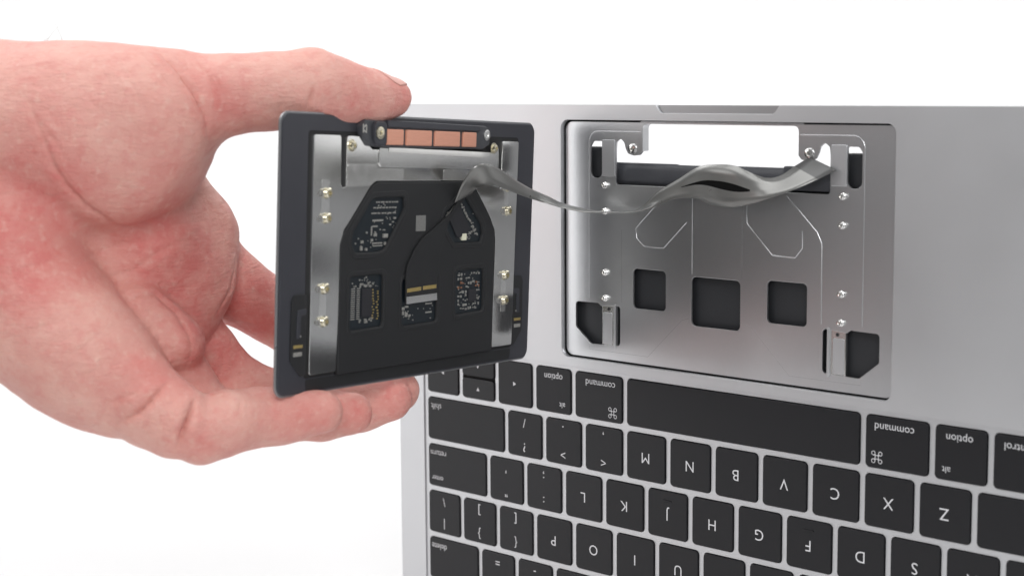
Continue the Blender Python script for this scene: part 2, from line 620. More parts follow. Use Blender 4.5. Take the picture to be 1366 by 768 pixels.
# threaded studs and the two big screws of the bay
stud = [(1.15, FL - 0.1), (1.15, FL + 0.25), (0.95, FL + 0.45), (0.95, FL + 1.15), (0.75, FL + 1.4), (0.45, FL + 1.42), (0.38, FL + 1.0), (0.0001, FL + 1.0)]
for x, y in [(89.8, 184.6), (89.8, 175.6), (89.8, 154.2), (89.8, 145.2), (185.7, 184.6), (185.7, 175.6), (185.7, 154.2), (185.7, 145.2)]:
    lathe('stud', x, y, stud, M['chrome'], laptop, 18)
for x, y in [(102.2, 197.5), (2 * CX - 102.2, 197.5)]:
    lathe('screw', x, y, [(1.75, FL - 0.1), (1.75, FL + 0.35), (1.45, FL + 0.8), (0.8, FL + 0.95), (0.6, FL + 0.5), (0.0001, FL + 0.5)], M['chrome'], laptop, 20)

# black battery behind the bay openings and the rounded dark bar across the front opening
prism('battery', rect(62.0, 124.0, 213.0, 186.3, 2.0), M['battery'], laptop, (), -9.4, -4.4, 0.5)
for x0_, x1_ in ((76.0, 89.0), (183.6, 197.0)):
    prism('battery_tab', rect(x0_, 186.6, x1_, 197.6, 1.0, 4), M['battery'], laptop, (), -9.3, -4.4, 0.8)
V, F = [], []
nseg, nst = 14, 8
prof_bar = [(math.cos(2 * math.pi * k / nseg), math.sin(2 * math.pi * k / nseg)) for k in range(nseg)]
st = [(89.6, .3), (90.0, .75), (91.0, 1.0), (118, 1.0), (119, .93), (136, .93), (137, 1.0), (180, 1.0), (181.8, 1.0), (182.6, .7), (183.0, .3)]
for x, r in st:
    for cy_, cz_ in prof_bar:
        ey = math.copysign(abs(cy_) ** 0.6, cy_)
        ez = math.copysign(abs(cz_) ** 0.6, cz_)
        V.append((x, 188.6 + 3.9 * r * ey, -5.9 + 2.0 * r * ez))
for i in range(len(st) - 1):
    for k in range(nseg):
        j = (k + 1) % nseg
        F.append((i * nseg + k, i * nseg + j, (i + 1) * nseg + j, (i + 1) * nseg + k))
F.append(tuple(range(nseg)))
F.append(tuple(range((len(st) - 1) * nseg, len(st) * nseg)))
put('cable_bar', V, F, M['bar'], laptop, smooth=True, angle=50)
prism('connector_block', fillet([(163.0, 185.6), (181.0, 185.6), (184.0, 188.0), (184.0, 193.2), (163.0, 193.2)], 0.6, 3), M['bar'], laptop, (), -4.6, -2.7, 0.4)

# ------------------------------------------------------------------ trackpad held open like a book page, back side to the viewer
# sheet coordinates in mm: a to the right, b down (stored as -b), h out of the back towards the viewer
pad_m = Matrix(((-0.17115, 0.00641, 0.98522, 0.0897607),
                (0.98396, 0.05217, 0.17059, -0.1399618),
                (-0.05031, 0.99862, -0.01524, 0.2127569),
                (0, 0, 0, 1)))
trackpad = empty('trackpad', pad_m)
tag(trackpad, 'dark back of a laptop trackpad with steel rails and copper coils held in a hand', 'trackpad')


def D(pts):
    return [(a, -b) for a, b in pts]


def drect(a0, b0, a1, b1, r=0.0, seg=5):
    return rect(a0, -b1, a1, -b0, r, seg)


prism('glass_plate', drect(0.0, 0.0, 133.5, 83.0, 3.6, 8), M['rim'], trackpad, (), -1.2, -0.52, 0.15)
prism('back_plate', drect(0.55, 0.55, 132.95, 82.45, 3.2, 8), M['board'], trackpad, (), -0.5, 0.0, 0.25)

# steel frame: two rails joined by a crossbar
lh = [(13.1, 77.1), (13.1, 6.5), (25.5, 6.5), (25.9, 22.0), (28.3, 22.0), (28.2, 6.6), (34.0, 6.6), (40.5, 10.4)]
rh = [(107.2, 10.6), (109.2, 8.4), (109.6, 22.6), (111.6, 22.6), (111.4, 6.7), (121.4, 6.7), (120.9, 76.9), (108.6, 76.9), (108.8, 40.2)]
frame_pts = lh + rh + [(108.2, 36.6), (105.2, 32.2), (96.5, 22.8), (93.0, 20.0), (43.0, 20.0), (40.2, 21.4), (30.6, 31.8), (27.6, 34.8), (26.6, 38.5), (25.4, 77.1)]
fr_r = [0.8, 0.8, 0.8, 1.1, 1.1, 0.9, 0.8, 1.5] + [0.8, 0.6, 0.9, 0.9, 0.8, 0.8, 0.8, 0.8, 1.0] + [1.0, 1.0, 1.0, 1.5, 1.5, 1.5, 1.5, 1.0, 1.0, 0.8]
frame = prism('steel_frame', fillet(D(frame_pts), fr_r, 4), M['steel'], trackpad, (), 0.06, 1.1, 0.12)
# dark recess seen round the rails
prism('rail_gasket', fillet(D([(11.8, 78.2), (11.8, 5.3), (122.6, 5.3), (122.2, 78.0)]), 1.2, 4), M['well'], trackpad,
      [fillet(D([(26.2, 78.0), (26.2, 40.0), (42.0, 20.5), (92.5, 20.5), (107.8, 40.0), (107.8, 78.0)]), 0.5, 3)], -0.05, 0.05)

# black insulating film with windows over the circuit board
w1 = D([(31.4, 39.2), (32.0, 35.6), (39.8, 26.6), (41.6, 25.4), (56.8, 25.0), (57.2, 28.8), (49.4, 39.0), (47.4, 41.0), (44.6, 41.8), (33.4, 41.8)])
w2 = D([(78.6, 30.8), (87.2, 25.8), (91.4, 26.0), (100.2, 34.9), (100.8, 38.0), (100.0, 40.4), (84.6, 40.4), (79.2, 34.6)])
w3 = D([(31.0, 49.0), (47.2, 48.8), (47.4, 65.0), (31.4, 65.4)])
w4 = D([(57.0, 51.2), (75.6, 50.6), (76.0, 65.4), (57.4, 65.8)])
w5 = D([(86.0, 49.6), (102.0, 49.4), (102.4, 63.6), (86.4, 64.2)])
film_pts = [(25.9, 78.2), (25.9, 39.0), (27.2, 36.0), (40.6, 21.6), (43.4, 20.3), (92.6, 20.3), (95.8, 22.8), (106.6, 34.6), (108.2, 38.6), (108.2, 78.0)]
film = prism('insulating_film', fillet(D(film_pts), [0.4, 2, 2, 2, 2, 2, 2, 2, 2, 0.4], 4), M['film'], trackpad,
             [fillet(w, 1.4, 4) for w in (w1, w2, w3, w4, w5)], 0.06, 1.35, 0.35)
prism('lower_film', fillet(D([(12.6, 78.5), (122.0, 78.3), (121.2, 81.9), (13.0, 81.9)]), 0.6, 3), M['film'], trackpad, (), 0.01, 0.12, 0.05)
board = prism('circuit_board', drect(29.5, 23.5, 104.5, 67.0, 1.0), M['pcb'], trackpad, (), 0.08, 0.5, 0.0)
# raised frames around the windows
for w, g in ((w1, 2.0), (w2, 1.9), (w3, 1.7), (w4, 1.6), (w5, 1.7)):
    wo = ccw(w)
    prism('window_bezel', fillet(inset(wo, -g), 2.6, 5), M['film'], film, [fillet(inset(wo, -0.3), 1.6, 4)], 1.25, 1.52, 0.2)

# black film below the rails: slightly raised lower band and the two side flex strips
for sgn in (0, 1):
    fx = (lambda p: [(133.6 - a, b) for a, b in p]) if sgn else (lambda p: p)
    fl = prism('side_flex', fillet(D(fx([(5.6, 55.0), (6.6, 53.2), (12.2, 53.0), (12.2, 77.4), (10.0, 77.2), (5.4, 72.4)])), 1.0, 4), M['film'], trackpad, (), 0.02, 0.42, 0.15)
    prism('flex_tail', fillet(D(fx([(7.6, 66.0), (8.0, 57.6), (12.0, 57.4), (12.0, 59.0), (9.6, 59.4), (9.4, 66.0)])), 0.5, 3), M['board'], fl, (), 0.40, 0.62, 0.1)
    prism('contact_strip', drect(*(((6.6, 67.9, 10.6, 68.8)) if not sgn else (123.0, 67.9, 127.0, 68.8)), 0.1, 2), M['gold'], fl, (), 0.4, 0.6, 0.05)
    prism('solder_strip', drect(*(((6.6, 70.0, 10.4, 71.2)) if not sgn else (123.2, 70.0, 127.0, 71.2)), 0.1, 2), M['comp'], fl, (), 0.4, 0.55, 0.05)
    for a, b in ((8.2, 63.0), (9.6, 65.4)):
        lathe('test_dot', (133.6 - a) if sgn else a, -b, [(0.32, 0.4), (0.32, 0.52), (0.0001, 0.54)], M['comp'], fl, 10)

# small components: tiny boxes, one joined part for each window
rng = random.Random(4)


def box_data(cx, cy, w, d, h0, h1, rot=0.0):
    c, s = math.cos(rot), math.sin(rot)
    V = []
    for z in (h0, h1):
        for x, y in ((-w / 2, -d / 2), (w / 2, -d / 2), (w / 2, d / 2), (-w / 2, d / 2)):
            V.append((cx + c * x - s * y, -(cy) + s * x + c * y, z))
    return V, [(0, 3, 2, 1), (4, 5, 6, 7), (0, 1, 5, 4), (1, 2, 6, 5), (2, 3, 7, 6), (3, 0, 4, 7)]


def comps(items, mat, name='circuit_components'):
    V, F = join_data([box_data(*i) for i in items])
    o = put(name, V, F, mat, board)
    tag(o, kind='stuff')
    return o


TOPB = 0.5
silver, brown, goldc = [], [], []
# window 1: rows of tiny print-like solder marks and passives
for row, (b, a0, a1) in enumerate(((26.6, 44.0, 55.4), (28.3, 43.0, 54.6), (30.0, 42.0, 53.6))):
    a = a0
    while a < a1:
        w_ = rng.uniform(0.5, 1.5)
        silver.append((a, b, w_, 0.42, TOPB, TOPB + 0.06))
        a += w_ + rng.uniform(0.25, 0.5)
silver += [(44.6, 32.2, 5.2, 0.55, TOPB, TOPB + 0.2), (41.6, 35.4, 0.5, 2.8, TOPB, TOPB + .2), (43.2, 34.0, 2.6, .45, TOPB, TOPB + .2),
           (43.4, 36.6, 1.4, 1.0, TOPB, TOPB + .3), (48.3, 37.0, 2.2, 1.2, TOPB, TOPB + .5), (41.8, 38.2, 1.0, .8, TOPB, TOPB + .3),
           (44.6, 39.2, 5.0, .4, TOPB, TOPB + .15), (44.8, 40.0, 4.8, .35, TOPB, TOPB + .15), (48.4, 39.4, .9, .9, TOPB, TOPB + .3),
           (36.9, 38.6, 1.1, .9, TOPB, TOPB + .4), (36.6, 40.6, 1.0, 1.2, TOPB, TOPB + .4), (39.0, 40.9, .9, .8, TOPB, TOPB + .4),
           (39.2, 35.8, .6, .6, TOPB, TOPB + .3), (50.8, 33.6, .8, .5, TOPB, TOPB + .3), (53.0, 31.6, 1.1, .6, TOPB, TOPB + .3),
           (52.2, 32.8, .8, .45, TOPB, TOPB + .3), (47.8, 35.2, 1.2, .3, TOPB, TOPB + .2)]
# window 2: chip with passives round it
for k in range(22):
    t = k / 21
    silver.append((88.6 + t * 9.4 + rng.uniform(-.4, .4), 27.6 + t * 10.2 + rng.uniform(-.4, .4), rng.uniform(.4, 1.0), rng.uniform(.35, .7), TOPB, TOPB + .3, -0.8))
for k in range(9):
    t = k / 8
    silver.append((80.6 + t * 6.2 + rng.uniform(-.3, .3), 31.4 - t * 4.0 + rng.uniform(-.3, .3), rng.uniform(.5, 1.3), rng.uniform(.4, .9), TOPB, TOPB + .35, 0.5))
for k in range(14):
    silver.append((rng.uniform(88.5, 98.5), rng.uniform(35.8, 39.4), rng.uniform(.4, .8), rng.uniform(.3, .6), TOPB, TOPB + .3))
# window 3: chip with pin rows
for k in range(15):
    silver.append((33.4, 52.8 + k * 0.66, 1.9, 0.3, TOPB, TOPB + .12))
    silver.append((36.0, 52.8 + k * 0.66, 1.5, 0.3, TOPB, TOPB + .12))
for k in range(11):
    for q in (43.2, 45.5):
        goldc.append((q + rng.uniform(-.45, .45), 53.6 + k * 0.86 + (0.43 if q > 44 else 0) + rng.uniform(-.12, .12), rng.uniform(.4, .8), rng.uniform(.35, .5), TOPB, TOPB + .2))
# stray specks of solder in every window
for a0, b0, a1, b1, n_ in ((42.5, 27, 54, 36, 26), (33.5, 37.5, 44, 41, 10), (88, 29, 97, 39.5, 26), (33, 49.5, 46.5, 52.5, 16), (88, 50.5, 101.5, 63, 46), (58.5, 59.5, 75, 64.8, 14)):
    for _ in range(n_):
        silver.append((rng.uniform(a0, a1), rng.uniform(b0, b1), rng.uniform(.18, .5), rng.uniform(.18, .45), TOPB, TOPB + rng.uniform(.06, .3)))
for k in range(26):
    silver.append((rng.uniform(36, 43.5), rng.uniform(51.0, 52.4) if k % 2 else rng.uniform(62.2, 63.3), rng.uniform(.4, .9), rng.uniform(.3, .8), TOPB, TOPB + .25))
for a, b in ((36.4, 50.2), (39.6, 48.2 + 1.3), (34.6, 52.0)):
    silver.append((a, b, .5, .5, TOPB, TOPB + .2))
# window 5: crowded passives
for r_ in range(9):
    for c_ in range(9):
        if rng.random() < 0.66 and not (r_ in (4, 5, 6) and c_ in (4, 5, 6)):
            it = (88.6 + c_ * 1.45 + rng.uniform(-.25, .25), 51.0 + r_ * 1.45 + rng.uniform(-.25, .25), rng.uniform(.4, 1.1), rng.uniform(.35, .9), TOPB, TOPB + rng.uniform(.15, .4))
            (brown if (r_ in (2, 3) and rng.random() < .6) else silver).append(it)
# window 4: marks under the connector
silver += [(58.6, 60.4, 1.4, .9, TOPB, TOPB + .3), (60.4, 59.9, 1.6, .6, TOPB, TOPB + .3), (58.6, 61.8, .8, 1.2, TOPB, TOPB + .3),
           (60.2, 62.4, 1.2, 1.4, TOPB, TOPB + .3), (62.0, 62.8, 1.0, .7, TOPB, TOPB + .3), (72.4, 59.6, 3.6, .45, TOPB, TOPB + .08), (72.4, 62.4, 3.4, .45, TOPB, TOPB + .08)]
comps(silver, M['comp'])
comps(brown, M['compb'])
comps(goldc, M['gold'])
V, F = box_data(97.4 - 6.8, 38.6, 2.4, 2.2, TOPB, TOPB + .6)
put('capacitor', V, F, M['compw'], board)
for (a0, b0, a1, b1) in ((37.4, 53.0, 42.2, 61.6), (90.6 + 3.6, 56.2, 98.6, 60.4)):
    prism('chip', drect(a0, b0, a1, b1, 0.2, 2), M['chip'], board, (), TOPB, TOPB + 0.55, 0.08)
prism('chip', D([(82.0, 32.6), (87.4, 28.2), (94.2, 36.2), (88.0, 38.8), (86.4, 38.4)]), M['chip'], board, (), TOPB, TOPB + 0.5, 0.08)
prism('grey_label', drect(63.2, 31.0, 68.4, 36.0), M['label'], film, (), 1.34, 1.39)

# crossbar plates
prism('cover_plate', fillet(D([(43.4, 9.9), (43.5, 14.6), (44.6, 15.8), (96.0, 16.2), (107.0, 15.4), (107.0, 11.0)]), 0.6, 3), M['steel2'], frame, (), 1.12, 1.45, 0.1)
prism('bright_strip', fillet(D([(48.0, 9.7), (48.0, 11.2), (98.0, 12.6), (103.0, 11.8), (103.0, 10.6)]), 0.3, 3), M['chrome'], frame, (), 1.46, 1.62, 0.05)
prism('tab_plate', fillet(D([(28.6, 15.0), (42.8, 15.0), (43.4, 16.4), (56.5, 16.4), (56.5, 20.0), (42.0, 20.0), (40.2, 21.4), (28.6, 21.8)]), 0.4, 3), M['tape'], frame, (), 1.12, 1.2, 0.03)
prism('tab_plate', drect(77.6, 16.6, 93.0, 20.0, 0.4, 3), M['tape'], frame, (), 1.12, 1.2, 0.03)

# vibration motor: black bar with copper coils
motor = prism('vibration_motor', fillet(D([(38.6, 1.6), (99.5, 1.9), (101.8, 3.4), (102.0, 8.0), (98.0, 9.6), (44.0, 9.9), (37.6, 9.4), (34.6, 6.4), (33.6, 3.4), (35.4, 1.5)]), 1.2, 4),
              M['bar'], trackpad, (), 0.06, 2.2, 0.3)
prism('motor_lip', D([(45.2, 1.4), (95.0, 1.9), (95.0, 3.8), (45.2, 3.6)]), M['board'], motor, (), 2.1, 3.2, 0.3)
prism('motor_boss', fillet(D([(38.6, 2.0), (44.8, 2.0), (44.8, 9.2), (40.6, 9.4), (38.6, 7.0)]), 1.6, 5), M['board'], motor, (), 2.1, 3.3, 0.35)
for a0, a1 in ((45.4, 53.8), (55.2, 68.6), (70.2, 84.0), (85.8, 93.4)):
    prism('copper_coil', drect(a0, 4.1, a1, 9.0, 0.4, 4), M['copper'], motor, (), 2.0, 2.9, 0.35)
lathe('motor_screw', 41.2, -5.4, [(1.9, 3.2), (1.9, 3.6), (1.5, 3.75), (0.75, 3.72), (0.6, 3.3), (0.0001, 3.3)], M['brass'], motor, 20)
lathe('motor_screw', 100.0, -4.9, [(1.8, 2.1), (1.8, 2.5), (1.4, 2.65), (0.7, 2.6), (0.5, 2.3), (0.0001, 2.3)], M['steel2'], motor, 20)
V, F = join_data([box_data(34.4, 4.2, .5, 2.6, 2.2, 2.28), box_data(35.3, 3.4, 1.3, .5, 2.2, 2.275, 0.6), box_data(35.4, 5.1, 1.4, .5, 2.2, 2.27, -0.5), box_data(35.9, 4.1, .4, 1.6, 2.2, 2.265)])
put('printed_mark', V, F, M['comp'], motor)

# contact studs and tape on the rails
prof = [(1.7, 1.05), (1.7, 1.3), (1.35, 1.4), (1.35, 2.5), (1.1, 2.7), (0.65, 2.7), (0.6, 1.8), (0.0001, 1.8)]


def contact(a, b):
    st_ = lathe('contact_stud', a, -b, prof, M['brass'], trackpad, 16)
    V, F = join_data([box_data(a - 0.6, b, 5.6, 1.0, 1.1, 1.6), box_data(a + 1.7, b - .3, 1.5, 2.4, 1.1, 2.3), box_data(a - 1.9, b + .1, 1.0, 1.8, 1.1, 1.9)])
    put('contact_spring', V, F, M['chrome'], st_)


for a, b in ((18.9, 23.6), (18.9, 31.0), (18.6, 51.8), (18.7, 61.6), (115.2, 30.4), (114.8, 52.4), (114.8, 61.0), (115.2, 22.2)):
    contact(a, b)
for a, b0, b1, s in ((18.8, 19.6, 32.6, 1.2), (18.6, 50.4, 63.6, 1.0), (114.8, 22.5, 32.4, 1.1), (114.8, 51.4, 65.0, 1.0)):
    prism('tape_strip', drect(a - 1.5 * s, b0, a + 1.5 * s, b1, 0.4, 3), M['tape'], frame, (), 1.11, 1.16, 0.02)
for a, b in ((30.4, 9.4), (106.0, 9.2)):
    lathe('frame_screw', a, -b, [(1.9, 1.1), (1.9, 1.3), (1.3, 1.35), (1.2, 2.2), (0.9, 2.4), (0.5, 2.4), (0.4, 1.8), (0.0001, 1.8)], M['brass'], frame, 18)

# flexible cable soldered in the middle of the film and climbing towards the ribbon
flex_l = [(58.2, 58.6), (58.0, 50.0), (58.8, 46.6), (62.0, 42.0), (66.0, 38.4), (74.0, 34.4), (81.2, 30.6), (86.0, 25.6)]
flex_r = [(90.8, 24.0), (84.4, 29.6), (80.6, 33.0), (78.0, 37.6), (76.4, 42.2), (75.2, 47.0), (74.6, 52.0), (74.8, 58.4)]
flex = prism('flex_cable', D(flex_l + flex_r), M['film'], trackpad, (), 1.54, 2.05, 0.08)
prism('flex_contacts', D([(58.6, 54.0), (66.0, 53.7), (66.0, 54.9), (58.6, 55.2)]), M['gold'], flex, (), 2.0, 2.12, 0.03)
prism('flex_contacts', D([(67.0, 53.6), (74.2, 53.4), (74.2, 54.6), (67.0, 54.8)]), M['gold'], flex, (), 2.0, 2.12, 0.03)
prism('flex_stiffener', D([(58.3, 56.6), (74.6, 56.2), (74.8, 58.5), (58.4, 58.9)]), M['steel'], flex, (), 2.0, 2.15, 0.05)

# ------------------------------------------------------------------ ribbon cable between trackpad and laptop (world mm, both edges)
RIB = [((77.34, -59.3, 181.38), (75.68, -49.47, 183.98)),
       ((80.45, -59.17, 187.25), (80.24, -52.23, 185.83)),
       ((84.6, -59.23, 192.07), (83.56, -53.73, 186.42)),
       ((86.24, -56.8, 194.05), (86.09, -53.62, 187.18)),
       ((86.52, -52.58, 194.08), (86.87, -49.39, 186.64)),
       ((84.52, -44.19, 191.43), (85.47, -41.47, 184.59)),
       ((80.98, -32.91, 187.26), (82.56, -30.78, 181.97)),
       ((76.76, -20.62, 183.53), (79.82, -21.02, 179.87)),
       ((77.96, -14.0, 180.88), (83.64, -17.5, 178.3)),
       ((79.97, -10.0, 178.72), (85.49, -15.0, 177.39)),
       ((86.18, -6.0, 176.84), (91.75, -12.0, 176.16)),
       ((90.43, -3.0, 176.03), (96.33, -9.5, 176.12)),
       ((95.0, -0.4, 175.62), (101.53, -6.2, 176.12)),
       ((101.19, 0.6, 175.9), (107.28, -4.0, 176.35)),
       ((107.45, 0.6, 178.05), (114.41, -3.6, 178.02)),
       ((115.28, -1.5, 183.18), (124.85, -4.0, 181.69)),
       ((125.6, -3.0, 188.11), (134.89, -5.0, 182.04)),
       ((136.18, -6.0, 192.61), (140.8, -6.0, 180.39)),
       ((144.2, -7.5, 193.64), (146.76, -8.0, 180.29)),
       ((151.91, -8.0, 193.49), (153.06, -9.0, 180.51)),
       ((157.18, -7.0, 191.47), (160.54, -9.0, 182.11)),
       ((161.9, -5.0, 189.76), (167.02, -9.0, 184.16)),
       ((165.89, -3.0, 190.46), (173.4, -7.0, 186.52)),
       ((169.14, 0.0, 193.41), (179.4, -2.5, 189.78)),
       ((173.65, 1.5, 196.35), (184.17, 0.5, 192.68))]


def catmull(p0, p1, p2, p3, t):
    return 0.5 * ((2 * p1) + (p2 - p0) * t + (2 * p0 - 5 * p1 + 4 * p2 - p3) * t * t + (3 * p1 - p0 - 3 * p2 + p3) * t ** 3)


def ribbon_rows(sub=6):
    A = [Vector(a) for a, b in RIB]
    B = [Vector(b) for a, b in RIB]
    out = []
    n = len(A)
    for i in range(n - 1):
        for k in range(sub):
            t = k / sub
            g = lambda L_: catmull(L_[max(0, i - 1)], L_[i], L_[i + 1], L_[min(n - 1, i + 2)], t)
            out.append((i + t, g(A), g(B)))
    out.append((n - 1.0, A[-1], B[-1]))
    return out


rr = ribbon_rows()
V, F = [], []
for s, a, b in rr:
    u = min(1.0, max(0.0, (s - 15.7) / 4.2))
    mid = 0.34 + 0.26 * u
    gap = 0.012 + 0.085 * math.sin(math.pi * u ** 1.7) ** 0.7 if 0 < u < 1 else 0.012
    fr = [0.0, 0.5 * mid, mid - gap, mid + gap, 0.5 * (1 + mid), 1.0]
    for f_ in fr:
        V.append(tuple(a.lerp(b, f_)))
nc = len(fr)
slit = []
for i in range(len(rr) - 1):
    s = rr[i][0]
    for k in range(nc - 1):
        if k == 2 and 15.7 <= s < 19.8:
            slit.append(len(F))          # closed faces painted near-black for the shaded gap between the strips
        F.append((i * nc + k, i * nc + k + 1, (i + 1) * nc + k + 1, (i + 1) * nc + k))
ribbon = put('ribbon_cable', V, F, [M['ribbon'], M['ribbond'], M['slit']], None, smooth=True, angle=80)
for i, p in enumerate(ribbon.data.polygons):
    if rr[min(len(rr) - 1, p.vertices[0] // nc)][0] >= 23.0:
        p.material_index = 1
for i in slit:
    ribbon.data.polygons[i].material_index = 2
sm = ribbon.modifiers.new('thickness', 'SOLIDIFY')
sm.thickness = 0.00018
sm.offset = 0.0
tag(ribbon, 'twisting grey ribbon cable running from the trackpad to the laptop bay', 'ribbon cable')

# ------------------------------------------------------------------ hand: tapered bones and pads blended into one skin (world mm, radius)
HAND = [
    ('palm', 9.0, [
        [(-107.43, -274.9, 190.35, 31), (-37.08, -222.05, 190.3, 28), (-5.01, -197.26, 198.1, 26)],
        [(-122.06, -271.44, 177.77, 29), (-47.92, -218.1, 175.78, 27), (-4.89, -198.68, 172.28, 25)],
        [(-4.33, -197.44, 201.48, 25), (14.26, -185.45, 209.21, 22.5), (33.76, -172.26, 210.66, 20.5), (49.05, -160.56, 210.55, 19.5), (52.16, -148.64, 214.32, 15)],
        [(-3.02, -199.65, 172.47, 26), (25.65, -190.07, 158.5, 20), (45.14, -181.17, 142.59, 17), (55.41, -173.17, 132.13, 13.5)],
        [(-12.67, -193.8, 187.51, 24), (7.81, -157.29, 181.7, 16), (23.28, -126.28, 171.43, 13.5)],
        [(-12.32, -194.23, 182.97, 24), (7.96, -163.2, 170.39, 16), (27.84, -140.17, 153.8, 13.5)],
        [(-10.09, -195.62, 178.59, 24), (13.16, -169.4, 161.94, 16), (36.11, -153.05, 146.05, 12.5)],
        [(-8.05, -196.81, 176.5, 24), (23.53, -178.48, 156.74, 16), (46.68, -171.07, 136.15, 13.5)],
        [(21.37, -159.86, 197.35, 15), (30.85, -143.56, 191.2, 11.5), (29.9, -130.28, 176.37, 11)],
        [(49.23, -159.51, 207.48, 17), (45.21, -150.38, 201.85, 13)],
        [(29.62, -179.94, 204.89, 20), (39.45, -171.24, 201.09, 19.5), (45.24, -161.8, 199.8, 17.5), (44.75, -154.2, 198.18, 13)],
        [(6.4, -198.96, 189.64, 22), (23.4, -190.91, 174.53, 19), (37.4, -185.63, 151.57, 16.5), (49.04, -178.06, 139.1, 13.5)],
        [(29.66, -132.9, 170.38, 14), (35.03, -135.16, 159.57, 12.5), (36.7, -142.38, 148.43, 12)],
        [(29.8, -140.4, 182.87, 12.5), (30.41, -131.95, 171.77, 13)],
        [(20.35, -167.79, 180.62, 17), (33.41, -150.26, 169.82, 16.5), (34.87, -142.0, 161.11, 13)],
    ]),
    ('thumb', 4.0, [
        [(52.12, -148.6, 214.76, 14.2), (63.55, -140.15, 217.09, 11.4), (71.5, -129.67, 218.08, 10.8), (77.15, -118.58, 219.08, 11.0), (78.35, -109.39, 217.44, 9.6), (78.89, -99.36, 216.21, 8.0), (79.29, -87.95, 215.74, 6.2)],
        [(77.54, -111.69, 216.57, 8.8), (78.49, -94.43, 214.78, 6.2)],
    ]),
    ('index', 3.0, [
        [(24.24, -127.02, 169.86, 13.2), (29.32, -113.57, 155.0, 11.2), (38.51, -87.14, 136.39, 10.2), (49.56, -70.59, 122.81, 8.6), (68.21, -76.88, 120.55, 6.9)],
    ]),
    ('middle', 3.0, [
        [(28.24, -141.31, 153.0, 13.0), (34.94, -130.81, 136.27, 10.8), (40.83, -120.41, 123.52, 9.8), (56.59, -99.7, 116.43, 8.6), (65.28, -91.31, 117.3, 8.0), (72.31, -84.31, 119.26, 7.0)],
    ]),
    ('ring', 3.0, [
        [(36.96, -153.62, 146.19, 12.6), (48.95, -150.34, 130.94, 10.6), (60.62, -145.54, 118.4, 9.6), (70.42, -129.03, 119.96, 8.0), (76.49, -116.4, 119.57, 7.6), (79.97, -107.6, 119.18, 6.6)],
    ]),
    ('little', 2.5, [
        [(50.09, -173.27, 136.83, 13.0), (63.76, -170.02, 128.54, 11.6), (71.07, -166.52, 124.59, 11.0)],
    ]),
    ('little_end', 3.0, [
        [(74.99, -160.6, 121.14, 9.8), (76.92, -152.93, 122.86, 9.0), (78.45, -142.35, 123.47, 7.9), (82.52, -134.39, 123.04, 7.6), (87.65, -126.0, 123.37, 6.5)],
    ]),
    ('pads', 3.0, [
        [(44.76, -161.85, 152.37, 11), (52.2, -153.52, 143.34, 9.8)],
        [(53.05, -178.05, 141.29, 12.5), (60.16, -172.43, 134.58, 11.3)],
    ]),
]


def smin(a, b, k):
    h = np.clip(0.5 + 0.5 * (b - a) / k, 0, 1)
    return b + (a - b) * h - k * h * (1 - h)


def cone_field(X, Y, Z, p, q):
    """signed distance (approx.) of a tapered capsule between p and q = (x, y, z, r)"""
    a = np.array(p[:3], np.float32)
    d = np.array(q[:3], np.float32) - a
    L2 = float(d @ d) + 1e-6
    t = ((X - a[0]) * d[0] + (Y - a[1]) * d[1] + (Z - a[2]) * d[2]) / L2
    t = np.clip(t, 0, 1)
    t = t.astype(np.float32)
    dx = X - (a[0] + t * d[0])
    dy = Y - (a[1] + t * d[1])
    dz = Z - (a[2] + t * d[2])
    return np.sqrt(dx * dx + dy * dy + dz * dz) - (p[3] + t * (q[3] - p[3]))


def build_sdf(groups, vox):
    pts = np.array([q for g, k, ch in groups for c in ch for q in c])
    lo = (pts[:, :3] - pts[:, 3:4]).min(0) - 4
    hi = (pts[:, :3] + pts[:, 3:4]).max(0) + 4
    dims = np.ceil((hi - lo) / vox).astype(int) + 1
    ax = [(lo[i] + vox * np.arange(dims[i])).astype(np.float32) for i in range(3)]
    total = None
    for g, k, ch in groups:
        f = np.full(dims, 30.0, np.float32)
        for c in ch:
            for p, q in zip(c, c[1:]):
                m = 12.0
                sl = []
                for i in range(3):
                    a = min(p[i] - p[3], q[i] - q[3]) - m
                    b = max(p[i] + p[3], q[i] + q[3]) + m
                    i0 = max(0, int((a - lo[i]) / vox))
                    i1 = min(dims[i], int((b - lo[i]) / vox) + 2)
                    sl.append(slice(i0, i1))
                sl = tuple(sl)
                X = ax[0][sl[0]][:, None, None]
                Y = ax[1][sl[1]][None, :, None]
                Z = ax[2][sl[2]][None, None, :]
                f[sl] = smin(f[sl], cone_field(X, Y, Z, p, q), k)
        if total is None:
            total = f
        else:
            total = smin(total, f, GK[g])
    return total, lo


